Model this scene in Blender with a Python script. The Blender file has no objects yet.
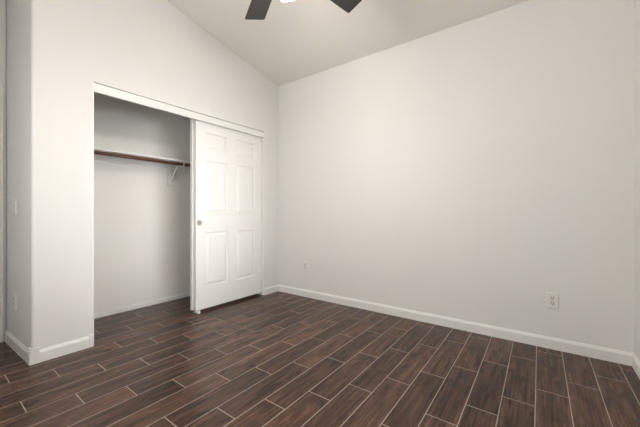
import bpy, bmesh, math, random
from mathutils import Vector, Matrix
random.seed(4)
scn = bpy.context.scene
C = scn.collection
PI = math.pi

# ------------------------------------------------------------------ camera
cam_d = bpy.data.cameras.new('camera')
cam = bpy.data.objects.new('camera', cam_d); C.objects.link(cam)
cam.location = (2.8725, -2.962, 1.06)
cam.rotation_euler = (PI/2, 0, math.radians(36.22))
cam_d.sensor_width = 36.0
cam_d.lens = 300.0 * 36.0 / 640.0
cam_d.shift_y = -0.5 / 640.0
cam_d.clip_start = 0.02
scn.camera = cam

# ------------------------------------------------------------------ world, daylight, exposure
w = bpy.data.worlds.new('daylight'); scn.world = w; w.use_nodes = True
bg = w.node_tree.nodes['Background']
bg.inputs['Color'].default_value = (0.93, 0.955, 1.0, 1); bg.inputs['Strength'].default_value = 0.4

def area(name, loc, rot, sx, sy, power, col, spread=180):
    d = bpy.data.lights.new(name, 'AREA'); d.shape = 'RECTANGLE'; d.size = sx; d.size_y = sy
    d.energy = power; d.color = col; d.spread = math.radians(spread)
    o = bpy.data.objects.new(name, d); C.objects.link(o); o.location = loc; o.rotation_euler = rot
    return o
WIN = (0.75, 2.15, 0.85, 2.08)          # window in the wall behind the camera: x0, x1, z0, z1
WIN2 = (-2.12, -0.50, 0.16, 1.93)       # window in the right wall, outside the frame: y0, y1, z0, z1
area('rear_window_daylight', ((WIN[0]+WIN[1])/2, -3.50, (WIN[2]+WIN[3])/2), (PI/2, 0, 0), WIN[1]-WIN[0], WIN[3]-WIN[2], 34, (1.0, 0.99, 0.975), 180)
area('rear_window_beam', ((WIN[0]+WIN[1])/2, -3.49, (WIN[2]+WIN[3])/2), (PI/2, 0, 0), WIN[1]-WIN[0], WIN[3]-WIN[2], 0.6, (0.98, 0.99, 1.0), 30)
area('right_window_daylight', (3.54, (WIN2[0]+WIN2[1])/2, (WIN2[2]+WIN2[3])/2), (PI/2, 0, PI/2), WIN2[1]-WIN2[0], WIN2[3]-WIN2[2], 5.9, (0.99, 0.99, 1.0), 36)
LAMP = 84.0               # radiance of the fan's lit shades; its bulbs are six times that
scn.view_settings.view_transform = 'Standard'
scn.view_settings.look = 'None'
scn.view_settings.gamma = 1.0
scn.view_settings.use_curve_mapping = False
scn.view_settings.exposure = 0.15

# ------------------------------------------------------------------ materials
def nodes_of(name):
    m = bpy.data.materials.new(name); m.use_nodes = True
    return m, m.node_tree.nodes, m.node_tree.links, m.node_tree.nodes['Principled BSDF']

def paint(name, col, rough=0.6, bump=0.0, scale=250.0, vary=0.02, spec=0.4, metal=0.0):
    m, N, L, p = nodes_of(name)
    p.inputs['Roughness'].default_value = rough
    p.inputs['Metallic'].default_value = metal
    p.inputs['Specular IOR Level'].default_value = spec
    tc = N.new('ShaderNodeTexCoord')
    n = N.new('ShaderNodeTexNoise'); n.inputs['Scale'].default_value = 3.0; n.inputs['Detail'].default_value = 3
    L.new(tc.outputs['Object'], n.inputs['Vector'])
    r = N.new('ShaderNodeMapRange'); r.inputs['To Min'].default_value = 1-vary; r.inputs['To Max'].default_value = 1+vary
    L.new(n.outputs['Fac'], r.inputs['Value'])
    mx = N.new('ShaderNodeVectorMath'); mx.operation = 'SCALE'; mx.inputs[0].default_value = col[:3]
    L.new(r.outputs['Result'], mx.inputs['Scale']); L.new(mx.outputs['Vector'], p.inputs['Base Color'])
    if bump:
        b = N.new('ShaderNodeTexNoise'); b.inputs['Scale'].default_value = scale; b.inputs['Detail'].default_value = 2
        L.new(tc.outputs['Object'], b.inputs['Vector'])
        bp = N.new('ShaderNodeBump'); bp.inputs['Strength'].default_value = bump; bp.inputs['Distance'].default_value = 0.002
        L.new(b.outputs['Fac'], bp.inputs['Height']); L.new(bp.outputs['Normal'], p.inputs['Normal'])
    return m

M_WALL = paint('wall_paint', (0.785, 0.776, 0.757), 0.75, 0.12, 120, 0.012, 0.25)
M_CEIL = paint('ceiling_paint', (0.80, 0.775, 0.73), 0.85, 0.15, 120, 0.012, 0.2)
M_TRIM = paint('white_trim_paint', (0.83, 0.82, 0.80), 0.35, 0, 100, 0.01, 0.45)
M_CLOSET = paint('closet_paint', (0.85, 0.828, 0.79), 0.75, 0.12, 120, 0.012, 0.25)
M_DOOR = paint('white_door_paint', (0.835, 0.825, 0.805), 0.40, 0, 100, 0.01, 0.45)
M_PLATE = paint('white_plastic', (0.80, 0.785, 0.755), 0.3, 0, 100, 0.01, 0.5)
M_SOCKET = paint('socket_plastic', (0.72, 0.70, 0.66), 0.35, 0, 100, 0.01, 0.5)
M_SLOT = paint('dark_slot', (0.05, 0.045, 0.04), 0.6, 0, 100, 0.05, 0.3)
M_NICKEL = paint('brushed_nickel', (0.42, 0.39, 0.35), 0.38, 0, 100, 0.05, 0.5, 0.9)
M_STEEL = paint('white_metal', (0.78, 0.76, 0.72), 0.35, 0, 100, 0.02, 0.5)
M_BLADE = paint('dark_fan_blade', (0.030, 0.025, 0.023), 0.42, 0, 100, 0.2, 0.5)
M_FANMETAL = paint('dark_bronze_metal', (0.045, 0.036, 0.03), 0.35, 0, 100, 0.1, 0.5, 0.7)

def rod_wood():
    m, N, L, p = nodes_of('stained_rod_wood')
    tc = N.new('ShaderNodeTexCoord'); mp = N.new('ShaderNodeMapping'); mp.inputs['Scale'].default_value = (40, 2.0, 40)
    n = N.new('ShaderNodeTexNoise'); n.inputs['Scale'].default_value = 2.0; n.inputs['Detail'].default_value = 4
    r = N.new('ShaderNodeValToRGB')
    r.color_ramp.elements[0].color = (0.034, 0.012, 0.006, 1); r.color_ramp.elements[1].color = (0.15, 0.052, 0.022, 1)
    r.color_ramp.elements[0].position = 0.3; r.color_ramp.elements[1].position = 0.7
    L.new(tc.outputs['Object'], mp.inputs['Vector']); L.new(mp.outputs['Vector'], n.inputs['Vector'])
    L.new(n.outputs['Fac'], r.inputs['Fac']); L.new(r.outputs['Color'], p.inputs['Base Color'])
    p.inputs['Roughness'].default_value = 0.35
    return m
M_ROD = rod_wood()

def lit_glass(name, strength):
    m, N, L, p = nodes_of(name)
    p.inputs['Base Color'].default_value = (0.9, 0.86, 0.78, 1)
    p.inputs['Roughness'].default_value = 0.5
    p.inputs['Emission Color'].default_value = (1.0, 0.945, 0.87, 1)
    p.inputs['Emission Strength'].default_value = strength
    return m
M_LAMP = lit_glass('lit_bulb', LAMP*6.0)
M_SHADE = lit_glass('frosted_lamp_glass', LAMP)

def window_glass():
    m = bpy.data.materials.new('window_glass'); m.use_nodes = True
    N, L = m.node_tree.nodes, m.node_tree.links; N.clear()
    o = N.new('ShaderNodeOutputMaterial'); mix = N.new('ShaderNodeMixShader')
    t = N.new('ShaderNodeBsdfTransparent'); g = N.new('ShaderNodeBsdfGlossy'); g.inputs['Roughness'].default_value = 0.02
    mix.inputs['Fac'].default_value = 0.06
    L.new(t.outputs[0], mix.inputs[1]); L.new(g.outputs[0], mix.inputs[2]); L.new(mix.outputs[0], o.inputs['Surface'])
    return m
M_GLASS = window_glass()

def floor_material():
    """wood-look porcelain planks, one third running bond, pale grout"""
    m, N, L, p = nodes_of('wood_look_tile')
    P, X0, LEN, Y0 = 0.1556, 0.0517, 0.6216, -0.1103
    def math_(op, a, b=None, c=None, clamp=False):
        n = N.new('ShaderNodeMath'); n.operation = op; n.use_clamp = clamp
        for i, v in enumerate((a, b, c)):
            if v is None: continue
            if isinstance(v, (int, float)): n.inputs[i].default_value = v
            else: L.new(v, n.inputs[i])
        return n.outputs[0]
    tc = N.new('ShaderNodeTexCoord'); sp = N.new('ShaderNodeSeparateXYZ'); L.new(tc.outputs['Object'], sp.inputs[0])
    x, y = sp.outputs['X'], sp.outputs['Y']
    u = math_('DIVIDE', math_('SUBTRACT', x, X0), P)
    n = math_('FLOOR', u)
    fu = math_('SUBTRACT', u, n)
    v = math_('DIVIDE', math_('SUBTRACT', y, math_('MULTIPLY_ADD', n, LEN/3, Y0)), LEN)
    r = math_('FLOOR', v)
    fv = math_('SUBTRACT', v, r)
    du = math_('MULTIPLY', math_('MINIMUM', fu, math_('SUBTRACT', 1.0, fu)), P)
    dv = math_('MULTIPLY', math_('MINIMUM', fv, math_('SUBTRACT', 1.0, fv)), LEN)
    d = math_('MINIMUM', du, dv)
    mr = N.new('ShaderNodeMapRange'); mr.interpolation_type = 'SMOOTHSTEP'
    mr.inputs['From Min'].default_value = 0.0014; mr.inputs['From Max'].default_value = 0.0028
    L.new(d, mr.inputs['Value']); tile = mr.outputs['Result']          # 0 in the grout, 1 on a tile
    idv = N.new('ShaderNodeCombineXYZ'); L.new(n, idv.inputs['X']); L.new(r, idv.inputs['Y'])
    wn = N.new('ShaderNodeTexWhiteNoise'); wn.noise_dimensions = '2D'; L.new(idv.outputs[0], wn.inputs['Vector'])
    ws = N.new('ShaderNodeSeparateColor'); L.new(wn.outputs['Color'], ws.inputs['Color'])
    # stretched grain, shifted from tile to tile
    def coords(sx, sy, k):
        c = N.new('ShaderNodeCombineXYZ')
        L.new(math_('MULTIPLY_ADD', x, sx, math_('MULTIPLY', ws.outputs['Red'], 31.0*k)), c.inputs['X'])
        L.new(math_('MULTIPLY_ADD', y, sy, math_('MULTIPLY', ws.outputs['Green'], 47.0*k)), c.inputs['Y'])
        return c.outputs[0]
    def noise(vec, detail, rough=0.55, dist=0.0):
        t = N.new('ShaderNodeTexNoise'); t.inputs['Scale'].default_value = 1.0; t.inputs['Detail'].default_value = detail
        t.inputs['Roughness'].default_value = rough; t.inputs['Distortion'].default_value = dist
        L.new(vec, t.inputs['Vector']); return t.outputs['Fac']
    big = noise(coords(13, 4.0, 1.0), 5, 0.65, 1.0)
    mid = noise(coords(48, 2.6, 1.4), 3, 0.6, 0.5)
    fine = noise(coords(120, 1.8, 1.7), 4, 0.75, 0.15)
    knot = noise(coords(34, 15, 2.3), 3, 0.6, 0.6)
    g = math_('MULTIPLY_ADD', math_('SUBTRACT', big, 0.5), 1.0, 0.5)
    g = math_('MULTIPLY_ADD', math_('SUBTRACT', mid, 0.5), 0.8, g)
    g = math_('MULTIPLY_ADD', math_('SUBTRACT', fine, 0.5), 1.25, g)
    g = math_('MULTIPLY_ADD', math_('SUBTRACT', ws.outputs['Blue'], 0.5), 0.20, g)
    ramp = N.new('ShaderNodeValToRGB'); cr = ramp.color_ramp
    cr.elements[0].position = 0.20; cr.elements[0].color = (0.0200, 0.0106, 0.0072, 1)
    cr.elements[1].position = 0.84; cr.elements[1].color = (0.158, 0.0815, 0.0500, 1)
    e = cr.elements.new(0.50); e.color = (0.0670, 0.0345, 0.0220, 1)
    L.new(g, ramp.inputs['Fac'])
    kr = N.new('ShaderNodeMapRange'); kr.inputs['From Min'].default_value = 0.58; kr.inputs['From Max'].default_value = 0.70
    kr.inputs['To Min'].default_value = 0.0; kr.inputs['To Max'].default_value = 0.6
    L.new(knot, kr.inputs['Value'])
    mk = N.new('ShaderNodeMix'); mk.data_type = 'RGBA'
    L.new(kr.outputs['Result'], mk.inputs['Factor']); L.new(ramp.outputs['Color'], mk.inputs[6]); mk.inputs[7].default_value = (0.016, 0.010, 0.008, 1)
    mg = N.new('ShaderNodeMix'); mg.data_type = 'RGBA'
    mg.inputs[6].default_value = (0.37, 0.300, 0.250, 1)
    L.new(tile, mg.inputs['Factor']); L.new(mk.outputs[2], mg.inputs[7])
    L.new(mg.outputs[2], p.inputs['Base Color'])
    rr = N.new('ShaderNodeMapRange'); rr.inputs['To Min'].default_value = 0.85; rr.inputs['To Max'].default_value = 0.27
    L.new(tile, rr.inputs['Value']); L.new(rr.outputs['Result'], p.inputs['Roughness'])
    p.inputs['Specular IOR Level'].default_value = 0.25
    bp = N.new('ShaderNodeBump'); bp.inputs['Strength'].default_value = 0.25; bp.inputs['Distance'].default_value = 0.001
    hh = math_('ADD', tile, math_('MULTIPLY', fine, 0.12))
    L.new(hh, bp.inputs['Height']); L.new(bp.outputs['Normal'], p.inputs['Normal'])
    return m
M_FLOOR = floor_material()

# ------------------------------------------------------------------ mesh helpers
def obj(name, bm, mat, parent=None, smooth=False):
    bmesh.ops.recalc_face_normals(bm, faces=bm.faces[:])
    me = bpy.data.meshes.new(name); bm.to_mesh(me); bm.free()
    if smooth:
        for f in me.polygons: f.use_smooth = True
        me.set_sharp_from_angle(angle=math.radians(35))
    me.materials.append(mat)
    o = bpy.data.objects.new(name, me); C.objects.link(o)
    if parent: o.parent = parent
    return o
def struct(name, bm, mat, parent=None, smooth=False):
    o = obj(name, bm, mat, parent, smooth)
    if parent is None: o['kind'] = 'structure'
    return o
def thing(name, label, cat, loc=(0, 0, 0), rotz=0, group=None):
    o = bpy.data.objects.new(name, None); C.objects.link(o); o.empty_display_size = 0.1
    o.location = loc; o.rotation_euler = (0, 0, rotz)
    o['label'] = label; o['category'] = cat
    if group: o['group'] = group
    return o
def add_box(bm, x0, x1, y0, y1, z0, z1, bevel=0.0, seg=2):
    vs = [bm.verts.new((x, y, z)) for x in (x0, x1) for y in (y0, y1) for z in (z0, z1)]
    idx = [(0, 1, 3, 2), (4, 6, 7, 5), (0, 4, 5, 1), (2, 3, 7, 6), (0, 2, 6, 4), (1, 5, 7, 3)]
    fs = [bm.faces.new([vs[i] for i in f]) for f in idx]
    if bevel:
        es = list({e for f in fs for e in f.edges})
        bmesh.ops.bevel(bm, geom=es, offset=bevel, segments=seg, profile=0.5, affect='EDGES')
def box(x0, x1, y0, y1, z0, z1, bevel=0.0, seg=2):
    bm = bmesh.new(); add_box(bm, x0, x1, y0, y1, z0, z1, bevel, seg); return bm
def add_prism(bm, pts, z0, z1):
    """plan polygon pulled up from z0 to z1; returns the vertical edges by corner"""
    a = [bm.verts.new((x, y, z0)) for x, y in pts]; b = [bm.verts.new((x, y, z1)) for x, y in pts]
    bm.faces.new(a); bm.faces.new(b); k = len(pts)
    for i in range(k): bm.faces.new((a[i], a[(i+1) % k], b[(i+1) % k], b[i]))
    return [bm.edges.get((a[i], b[i])) for i in range(k)]
def add_tube(bm, p0, p1, r, seg=20, r1=None):
    p0, p1 = Vector(p0), Vector(p1); d = p1-p0
    q = d.to_track_quat('Z', 'Y').to_matrix().to_4x4(); q.translation = (p0+p1)/2
    bmesh.ops.create_cone(bm, cap_ends=True, segments=seg, radius1=r, radius2=r if r1 is None else r1, depth=d.length, matrix=q)
def tube(p0, p1, r, seg=20, r1=None):
    bm = bmesh.new(); add_tube(bm, p0, p1, r, seg, r1); return bm
def add_lathe(bm, prof, seg=32, mat=None):
    """(radius, z) profile spun round z"""
    rings = []
    for r, z in prof:
        if r < 1e-6: rings.append([bm.verts.new((0, 0, z))])
        else: rings.append([bm.verts.new((r*math.cos(2*PI*i/seg), r*math.sin(2*PI*i/seg), z)) for i in range(seg)])
    new = [v for rg in rings for v in rg]
    for a, b in zip(rings, rings[1:]):
        for i in range(seg):
            j = (i+1) % seg
            if len(a) == 1 and len(b) == 1: continue
            if len(a) == 1: bm.faces.new((a[0], b[i], b[j]))
            elif len(b) == 1: bm.faces.new((a[i], a[j], b[0]))
            else: bm.faces.new((a[i], a[j], b[j], b[i]))
    if mat is not None: bmesh.ops.transform(bm, matrix=mat, verts=new)
def lathe(prof, seg=32, mat=None):
    bm = bmesh.new(); add_lathe(bm, prof, seg, mat); return bm
def sweep_pieces(path, prof):
    """a moulding along a plan path (room on the right), one bmesh per leg with mitred ends; prof = (out from wall, z)"""
    P = [Vector(p) for p in path]
    nrm = []
    for a, b in zip(P, P[1:]):
        d = (b-a).normalized(); nrm.append(Vector((d.y, -d.x)))
    def off(i):
        if i == 0: return nrm[0]
        if i == len(P)-1: return nrm[-1]
        s = nrm[i-1]+nrm[i]; return s*(2/s.length_squared) if s.length_squared > 1e-6 else nrm[i]
    out = []
    for i in range(len(P)-1):
        bm = bmesh.new(); ends = []
        for k in (i, i+1):
            o = off(k); ends.append([bm.verts.new((P[k].x+o.x*d, P[k].y+o.y*d, z)) for d, z in prof])
        m = len(prof)
        bm.faces.new(ends[0]); bm.faces.new(ends[1])
        for q in range(m): bm.faces.new((ends[0][q], ends[0][(q+1) % m], ends[1][(q+1) % m], ends[1][q]))
        out.append(bm)
    return out

# ------------------------------------------------------------------ room shell
W = 3.40                # inner width, x
REAR = -3.36            # inner face of the wall behind the camera
CZ0, SL = 2.783, 0.203  # ceiling height over the back wall and its rise
PILY, JL, JR = -2.460, -2.106, -0.264        # pillar corner, closet opening jambs
OPZ = 2.108             # rough head of the closet opening
AX, AY = -0.703, -2.490 # inner corner of the entry alcove, whose wall runs slightly out of square
CBX = -0.740            # closet back wall
CLY, CRY = -2.350, -0.130                    # closet side walls
def cz(y): return CZ0 - SL*y
ANG = math.atan2(PILY-AY, -AX)
def on_entry(d): return (-d*math.cos(ANG), PILY-d*math.sin(ANG))     # a point d along the alcove wall from the pillar corner

struct('floor', box(-0.95, W+0.12, REAR-0.12, 0.12, -0.06, 0.0), M_FLOOR)
bm = bmesh.new()
vs = [bm.verts.new((x, y, cz(y)+dz)) for x in (-0.95, W+0.12) for y in (REAR-0.12, 0.12) for dz in (0, 0.1)]
for f in [(0, 1, 3, 2), (4, 6, 7, 5), (0, 4, 5, 1), (2, 3, 7, 6), (0, 2, 6, 4), (1, 5, 7, 3)]: bm.faces.new([vs[i] for i in f])
struct('ceiling', bm, M_CEIL)

def slope_top(bm, lift=0.02):
    """pull every top vertex of a wall up to just inside the sloping ceiling"""
    for v in bm.verts:
        if v.co.z > 3.9: v.co.z = cz(v.co.y) + lift
TOP = 4.0
bm = box(-0.95, W+0.12, 0.0, 0.12, 0, TOP); slope_top(bm)
struct('wall_back', bm, M_WALL)
y0, y1, z0, z1 = WIN2
bm = bmesh.new()
add_box(bm, W, W+0.12, REAR-0.12, y0, 0, TOP); add_box(bm, W, W+0.12, y1, 0, 0, TOP)
add_box(bm, W, W+0.12, y0, y1, 0, z0); add_box(bm, W, W+0.12, y0, y1, z1, TOP); slope_top(bm)
struct('wall_right', bm, M_WALL)
# rear wall with the window opening
bm = bmesh.new()
x0, x1, z0, z1 = WIN
add_box(bm, -0.95, x0, REAR-0.12, REAR, 0, TOP); add_box(bm, x1, W, REAR-0.12, REAR, 0, TOP)
add_box(bm, x0, x1, REAR-0.12, REAR, 0, z0); add_box(bm, x0, x1, REAR-0.12, REAR, z1, TOP); slope_top(bm)
struct('wall_rear', bm, M_WALL)
# closet wall: pillar with a soft rounded corner, head over the opening, stub by the back wall
bm = bmesh.new()
ed = add_prism(bm, [(0, PILY), (0, JL), (-0.115, JL), (-0.115, CLY), (-0.82, CLY), (-0.82, AY-0.004), (AX, AY)], 0, TOP)
bmesh.ops.bevel(bm, geom=[ed[0]], offset=0.020, segments=6, profile=0.5, affect='EDGES')
add_box(bm, -0.115, 0, JL, JR, OPZ, TOP)
add_box(bm, -0.115, 0, JR, 0, 0, TOP)
slope_top(bm)
struct('wall_left', bm, M_WALL, smooth=True)
# closet interior
bm = box(CBX-0.10, CBX, CLY, 0.0, 0, 2.52)
struct('wall_closet_back', bm, M_CLOSET)
bm = box(CBX, -0.115, CRY, 0.0, 0, 2.52)
struct('wall_closet_right', bm, M_CLOSET)
struct('ceiling_closet', box(CBX, -0.115, CLY, CRY, 2.44, 2.52), M_CEIL)
# alcove end wall with the doorway
DY0, DY1, DZ = -3.285, -2.580, 2.045
bm = bmesh.new()
add_box(bm, -0.82, AX, DY1, AY-0.004, 0, TOP); add_box(bm, -0.82, AX, REAR, DY0, 0, TOP); add_box(bm, -0.82, AX, DY0, DY1, DZ, TOP)
slope_top(bm)
struct('wall_alcove', bm, M_WALL)

# ------------------------------------------------------------------ skirting and trim
def board(h, t):
    return [(0, 0), (t, 0), (t, h-0.020), (t-0.0015, h-0.014), (t-0.0055, h-0.010), (t-0.0065, h-0.004), (t-0.010, h), (0, h)]
BB = board(0.088, 0.014)
pcs = sweep_pieces([(0, JR), (0, 0), (W, 0), (W, REAR), (AX, REAR)], BB)
for nm, b in zip(('baseboard_stub', 'baseboard_back', 'baseboard_right', 'baseboard_rear'), pcs): struct(nm, b, M_TRIM)
pcs = sweep_pieces([(AX, AY), (0, PILY), (0, JL)], BB)
for nm, b in zip(('baseboard_alcove', 'baseboard_left'), pcs): struct(nm, b, M_TRIM)
pcs = sweep_pieces([(-0.115, CLY), (CBX, CLY), (CBX, CRY), (-0.115, CRY)], board(0.056, 0.012))
for nm, b in zip(('baseboard_closet_left', 'baseboard_closet_back', 'baseboard_closet_right'), pcs): struct(nm, b, M_TRIM)
# stepped corner block capping the skirting at the pillar
bm = bmesh.new()
def corner_step(z0, z1, t, leg=0.040):
    c = 0.007
    pts = [(t-c, PILY-t), (t, PILY-t+c), (t, PILY+leg), (0.0, PILY+leg), (0.0, PILY), (-leg, PILY-0.0017), (-leg, PILY-t-0.0017)]
    add_prism(bm, pts, z0, z1)
corner_step(0.0, 0.080, 0.0155)
corner_step(0.080, 0.085, 0.0110)
corner_step(0.085, 0.094, 0.0150)
corner_step(0.094, 0.0975, 0.0100)
corner_step(0.0975, 0.110, 0.0130)
struct('trim_1', bm, M_TRIM)
bm = bmesh.new()
add_box(bm, 0, 0.0155, JL-0.022, JL+0.002, 0, 0.092, 0.002); add_box(bm, 0, 0.011, JL-0.020, JL+0.001, 0.092, 0.099, 0.002)
struct('trim_2', bm, M_TRIM)
# closet opening: thin white jamb liners, head liner, fascia board that hides the track
struct('trim_3', box(-0.116, 0.0015, JL, JL+0.010, 0, OPZ-0.004), M_TRIM)
bm = bmesh.new(); add_box(bm, -0.116, 0.0015, JR-0.013, JR-0.003, 0, 2.030); struct('trim_4', bm, M_TRIM)
struct('trim_5', box(-0.115, -0.020, JL+0.010, JR-0.013, OPZ-0.018, OPZ), M_TRIM)
fas = struct('trim_6', box(-0.016, 0.003, JL+0.0005, JR-0.0015, 2.030, 2.0990, 0.0015), M_TRIM)

# ------------------------------------------------------------------ alcove doorway
bm = bmesh.new()
for a, b in ((DY1, DY1+0.072), (DY0-0.072, DY0)): add_box(bm, AX, AX+0.016, a, b, 0, DZ+0.072, 0.003)
add_box(bm, AX, AX+0.016, DY0, DY1, DZ, DZ+0.072, 0.003)
add_box(bm, AX-0.11, AX, DY1-0.016, DY1, 0, DZ); add_box(bm, AX-0.11, AX, DY0, DY0+0.016, 0, DZ); add_box(bm, AX-0.11, AX, DY0+0.016, DY1-0.016, DZ-0.016, DZ)
struct('trim_7', bm, M_TRIM)
dr = struct('door_1', box(AX-0.060, AX-0.024, DY0+0.019, DY1-0.019, 0.012, DZ-0.019, 0.002), M_DOOR)
kn = lathe([(0, 0.062), (0.018, 0.060), (0.027, 0.048), (0.024, 0.034), (0.010, 0.026), (0.010, 0.008), (0.030, 0.006), (0.032, 0.0)], 24,
           Matrix.Translation((AX-0.024, DY0+0.09, 0.95)) @ Matrix.Rotation(PI/2, 4, 'Y'))
obj('door_knob', kn, M_NICKEL, dr, True)

# ------------------------------------------------------------------ the two windows outside the frame
def window(name, a0, a1, z0, z1, mat):
    """built along x with the room on the +y side, then turned into its wall"""
    F = 0.045; xm = (a0+a1)/2; bm = bmesh.new()
    add_box(bm, a0, a0+F, -0.09, -0.03, z0, z1); add_box(bm, a1-F, a1, -0.09, -0.03, z0, z1)
    add_box(bm, a0+F, a1-F, -0.09, -0.03, z0, z0+F); add_box(bm, a0+F, a1-F, -0.09, -0.03, z1-F, z1)
    add_box(bm, xm-0.02, xm+0.02, -0.08, -0.04, z0+F, z1-F)
    bm.transform(mat); win = struct(name, bm, M_TRIM)
    bm = bmesh.new(); add_box(bm, a0+F, xm-0.02, -0.062, -0.058, z0+F, z1-F); add_box(bm, xm+0.02, a1-F, -0.062, -0.058, z0+F, z1-F)
    bm.transform(mat); obj('window_pane', bm, M_GLASS, win)
    bm = box(a0-0.04, a1+0.04, 0.0, 0.045, z0-0.022, z0-0.001, 0.004)
    bm.transform(mat); obj('window_sill', bm, M_TRIM, win)
window('window_1', *WIN, Matrix.Translation((0, REAR, 0)))
window('window_2', *WIN2, Matrix.Translation((W, 0, 0)) @ Matrix.Rotation(PI/2, 4, 'Z'))

# ------------------------------------------------------------------ sliding six panel closet doors
DW, DT, DB, DH = 0.916, 0.035, 0.034, 2.062       # width, thickness, bottom gap, top
ROWS = [(0.268, 0.852), (1.050, 1.628), (1.738, 1.926)]
ST, MID = 0.110, 0.118
PW = (DW-2*ST-MID)/2
def panel_bm(ya, yb, za, zb):
    """raised field: sunken sticking round the edge, a slope, then a flat middle, on both faces"""
    bm = bmesh.new()
    for s in (1, -1):
        rings = []
        for ins, dep in ((0.0, 0.0), (0.006, -0.011), (0.018, -0.011), (0.040, -0.0025), (0.042, -0.001)):
            xx = s*(DT/2+dep)
            rings.append([bm.verts.new((xx, y, z)) for y, z in ((ya+ins, za+ins), (yb-ins, za+ins), (yb-ins, zb-ins), (ya+ins, zb-ins))])
        for a, b in zip(rings, rings[1:]):
            for i in range(4): bm.faces.new((a[i], a[(i+1) % 4], b[(i+1) % 4], b[i]))
        bm.faces.new(rings[-1])
    return bm
def closet_door(label, x, y0, pull_y):
    t = thing('closet_door', label, 'sliding door', (x, y0, DB))
    bm = bmesh.new(); ys = [0, ST, ST+PW, ST+PW+MID, DW-ST, DW]
    zs = [0] + [z-DB for r in ROWS for z in r] + [DH-DB]
    for k in (0, 2, 4):
        if k == 2:
            for a, b in ROWS: add_box(bm, -DT/2, DT/2, ys[2], ys[3], a-DB, b-DB)
        else: add_box(bm, -DT/2, DT/2, ys[k], ys[k+1], 0, DH-DB)
    for k in (0, 2, 4, 6): add_box(bm, -DT/2, DT/2, ys[1], ys[4], zs[k], zs[k+1])
    bmesh.ops.remove_doubles(bm, verts=bm.verts[:], dist=1e-5)
    obj('door_frame', bm, M_DOOR, t)
    for (a, b) in ROWS:
        for q in (0, 2): obj('panel', panel_bm(ys[1+q], ys[2+q], a-DB, b-DB), M_DOOR, t)
    R = Matrix.Rotation(PI/2, 4, 'Y')
    pull = lathe([(0, 0.001), (0.018, 0.001), (0.021, 0.004), (0.026, 0.005), (0.028, 0.003), (0.0285, 0.0)], 32,
                 Matrix.Translation((DT/2, pull_y, 0.955-DB)) @ R)
    po = obj('finger_pull', pull, M_NICKEL, t, True); po['label'] = 'round brushed nickel finger pull'
    return t
front = closet_door('front sliding white six panel closet door with round nickel finger pull', -0.030-DT/2, -1.197, 0.040)
back = closet_door('rear sliding white closet door, only its edge showing behind the front one', -0.076-DT/2, -1.211, DW-0.040)
gd = thing('floor_guide', 'small white plastic guide on the floor under the closet door edge', 'door guide', (-0.070, -1.165, 0))
obj('guide_base', box(-0.035, 0.052, -0.016, 0.016, 0, 0.006, 0.0015), M_PLATE, gd)
for a in (-0.0032, 0.0415): obj('fin', box(a-0.0015, a+0.0045, -0.014, 0.014, 0.006, 0.030, 0.001), M_PLATE, gd)

# ------------------------------------------------------------------ closet shelf, rod, bracket
ZS = 1.650
sh = obj('closet_shelf', box(CBX+0.002, CBX+0.300, CLY+0.002, CRY-0.002, ZS, ZS+0.019, 0.0015), M_TRIM)
sh['label'] = 'white painted shelf spanning the open closet above the brown rod'; sh['category'] = 'shelf'
hl = (CRY-CLY)/2
struct('trim_8', box(CBX, CBX+0.028, CLY, CRY, ZS-0.064, ZS-0.0005, 0.0015), M_TRIM)
struct('trim_9', box(CBX+0.028, CBX+0.295, CLY, CLY+0.019, ZS-0.064, ZS-0.0005, 0.0015), M_TRIM)
struct('trim_10', box(CBX+0.028, CBX+0.295, CRY-0.019, CRY, ZS-0.064, ZS-0.0005, 0.0015), M_TRIM)
YB = -1.098
struct('trim_11', box(CBX, CBX+0.022, YB-0.045, YB+0.045, ZS-0.262, ZS-0.0645, 0.0015), M_TRIM)
XR, ZR, RR = -0.458, 1.622, 0.0165
rd = thing('closet_rod', 'brown stained wooden hanging rod under the white closet shelf', 'rod', (XR, CLY+0.02, ZR))
obj('pole', tube((0, 0.003, 0), (0, 2*hl-0.043, 0), RR, 24), M_ROD, rd, True)
for y in (0.0, 2*hl-0.040):
    s = 1 if y < 1 else -1
    obj('rod_socket', tube((0, y, 0), (0, y+s*0.003, 0), 0.026, 24), M_STEEL, rd, True)
bk = thing('shelf_bracket', 'white metal bracket holding the closet rod, on the wall block', 'bracket', (CBX+0.0225, YB, ZS))
obj('wall_plate', box(0, 0.003, -0.013, 0.013, -0.215, -0.0665, 0.001), M_STEEL, bk)
obj('top_arm', box(0.007, 0.250, -0.010, 0.010, -0.0045, -0.0005), M_STEEL, bk)
xr, zr = XR-(CBX+0.0225), ZR-ZS
bm = bmesh.new(); add_tube(bm, (0.004, 0, -0.190), (0.165, 0, -0.006), 0.0095, 12)
obj('brace', bm, M_STEEL, bk, True)
bm = bmesh.new(); pr = None
for i in range(9):
    a = math.radians(250 + i*17.5); q = (xr+math.cos(a)*(RR+0.005), 0, zr+math.sin(a)*(RR+0.005))
    if pr: add_tube(bm, pr, q, 0.0055, 10)
    pr = q
bmesh.ops.create_uvsphere(bm, u_segments=12, v_segments=8, radius=0.008, matrix=Matrix.Translation(pr))
obj('hook', bm, M_STEEL, bk, True)

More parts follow.
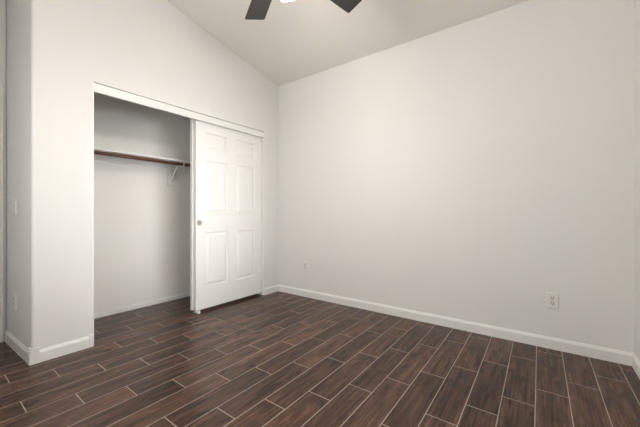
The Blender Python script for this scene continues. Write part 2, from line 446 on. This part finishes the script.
# ------------------------------------------------------------------ switch and outlets
def wall_plate(w_, h_):
    bm = box(-w_/2, w_/2, -0.011, 0, -h_/2, h_/2)
    es = [e for e in bm.edges if all(v.co.y < -0.010 for v in e.verts)]
    bmesh.ops.bevel(bm, geom=es, offset=0.004, segments=3, profile=0.5, affect='EDGES')
    return bm
def outlet(label, loc, rz, w_=0.074, h_=0.120, group=None):
    t = thing('wall_outlet', label, 'outlet', loc, rz, group)
    obj('plate', wall_plate(w_, h_), M_PLATE, t)
    for s in (1, -1):
        zc = s*0.0195
        bm = bmesh.new(); add_tube(bm, (0, -0.0005, zc), (0, -0.0125, zc), 0.0170, 24)
        so = obj('socket', bm, M_SOCKET, t, True)
        for dx in (-0.0065, 0.0065): obj('slot', box(dx-0.0016, dx+0.0016, -0.0132, -0.0115, zc-0.001, zc+0.010), M_SLOT, so)
        obj('ground_hole', tube((0, -0.0132, zc-0.008), (0, -0.0115, zc-0.008), 0.0036, 12), M_SLOT, so)
    obj('screw', tube((0, -0.0095, 0), (0, -0.0118, 0), 0.0032, 12), M_STEEL, t)
    return t
outlet('white wall outlet low on the back wall, toward its right end', (2.952, 0, 0.378), 0)
outlet('white wall outlet low on the back wall, close to the closet door corner', (0.478, 0, 0.385), 0)
ax_, ay_ = on_entry(0.415)
outlet('white wall outlet low on the narrow side wall at far left, below the light switch', (ax_, ay_, 0.375), ANG)
sw = thing('light_switch', 'white toggle light switch on the narrow side wall at far left, above the outlet', 'switch', (*on_entry(0.42), 1.115), ANG)
obj('plate', wall_plate(0.074, 0.120), M_PLATE, sw)
bm = box(-0.005, 0.005, -0.027, -0.009, -0.010, 0.003, 0.0015)
tg = obj('toggle', bm, M_PLATE, sw)
for z in (-0.030, 0.030): obj('screw', tube((0, -0.0095, z), (0, -0.0118, z), 0.003, 12), M_STEEL, sw)

# ------------------------------------------------------------------ ceiling fan
FX, FY = 1.682, -1.720
FZ = 2.550              # blade height
A0, RT, BW, PITCH = 78.84, 0.663, 0.155, -14.25
fan = thing('ceiling_fan', 'five blade dark ceiling fan with lit frosted shades, hanging from the sloped ceiling', 'ceiling fan', (FX, FY, FZ))
top = cz(FY) - FZ
obj('canopy', lathe([(0, top+0.03), (0.075, top+0.028), (0.075, top-0.03), (0.060, top-0.065), (0.030, top-0.085), (0, top-0.085)], 32), M_FANMETAL, fan, True)
obj('downrod', tube((0, 0, 0.13), (0, 0, top-0.07), 0.0125, 20), M_FANMETAL, fan, True)
obj('motor_housing', lathe([(0, 0.145), (0.035, 0.145), (0.050, 0.130), (0.110, 0.115), (0.135, 0.085), (0.137, 0.040), (0.110, 0.012), (0.070, -0.004), (0.070, -0.040), (0.060, -0.055), (0, -0.055)], 40), M_FANMETAL, fan, True)
for k in range(5):
    rot = Matrix.Rotation(math.radians(A0+72*k), 4, 'Z') @ Matrix.Rotation(math.radians(PITCH), 4, 'X')
    bm = bmesh.new(); r0 = 0.20; hw0, hw1 = BW*0.40, BW*0.5; c = 0.014
    pts = [(r0, -hw0), (r0+0.06, -hw0-0.004)]
    for i in range(5): a = -PI/2 + PI/2*i/4; pts.append((RT-c+c*math.cos(a), -hw1+c+c*math.sin(a)))
    for i in range(5): a = PI/2*i/4; pts.append((RT-c+c*math.cos(a), hw1-c+c*math.sin(a)))
    pts += [(r0+0.06, hw0+0.004), (r0, hw0)]
    add_prism(bm, pts, -0.003, 0.003)
    bm.transform(rot); obj('blade', bm, M_BLADE, fan)
    bm = bmesh.new()
    add_prism(bm, [(0.095, -0.016), (0.18, -0.014), (0.23, -0.042), (0.270, -0.034), (0.285, 0), (0.270, 0.034), (0.23, 0.042), (0.18, 0.014), (0.095, 0.016)], 0.0035, 0.0075)
    bm.transform(rot); obj('blade_bracket', bm, M_FANMETAL, fan)
obj('light_fitter', lathe([(0, -0.055), (0.045, -0.056), (0.055, -0.070), (0.055, -0.100), (0.035, -0.120), (0.008, -0.128), (0.006, -0.140), (0, -0.142)], 32), M_FANMETAL, fan, True)
for k in range(3):
    rot = Matrix.Rotation(math.radians(104+120*k), 4, 'Z') @ Matrix.Translation((0.062, 0, -0.072)) @ Matrix.Rotation(math.radians(-32), 4, 'Y')
    hold = obj('lamp_holder', lathe([(0, 0.020), (0.018, 0.018), (0.024, 0.0), (0.026, -0.022), (0, -0.022)], 24, rot), M_FANMETAL, fan, True)
    g = [(0.025, -0.012), (0.027, -0.030), (0.034, -0.060), (0.045, -0.090), (0.052, -0.115), (0.058, -0.135)]
    sh_ = obj('glass_shade', lathe(g + [(r-0.003, z) for r, z in reversed(g)] + [g[0]], 32, rot), M_SHADE, fan, True)
    sh_['label'] = 'lit frosted glass bell shade'
    b_ = obj('bulb', lathe([(0, -0.022), (0.013, -0.024), (0.016, -0.050), (0.028, -0.078), (0.029, -0.092), (0.020, -0.110), (0, -0.118)], 24, rot), M_LAMP, sh_, True)
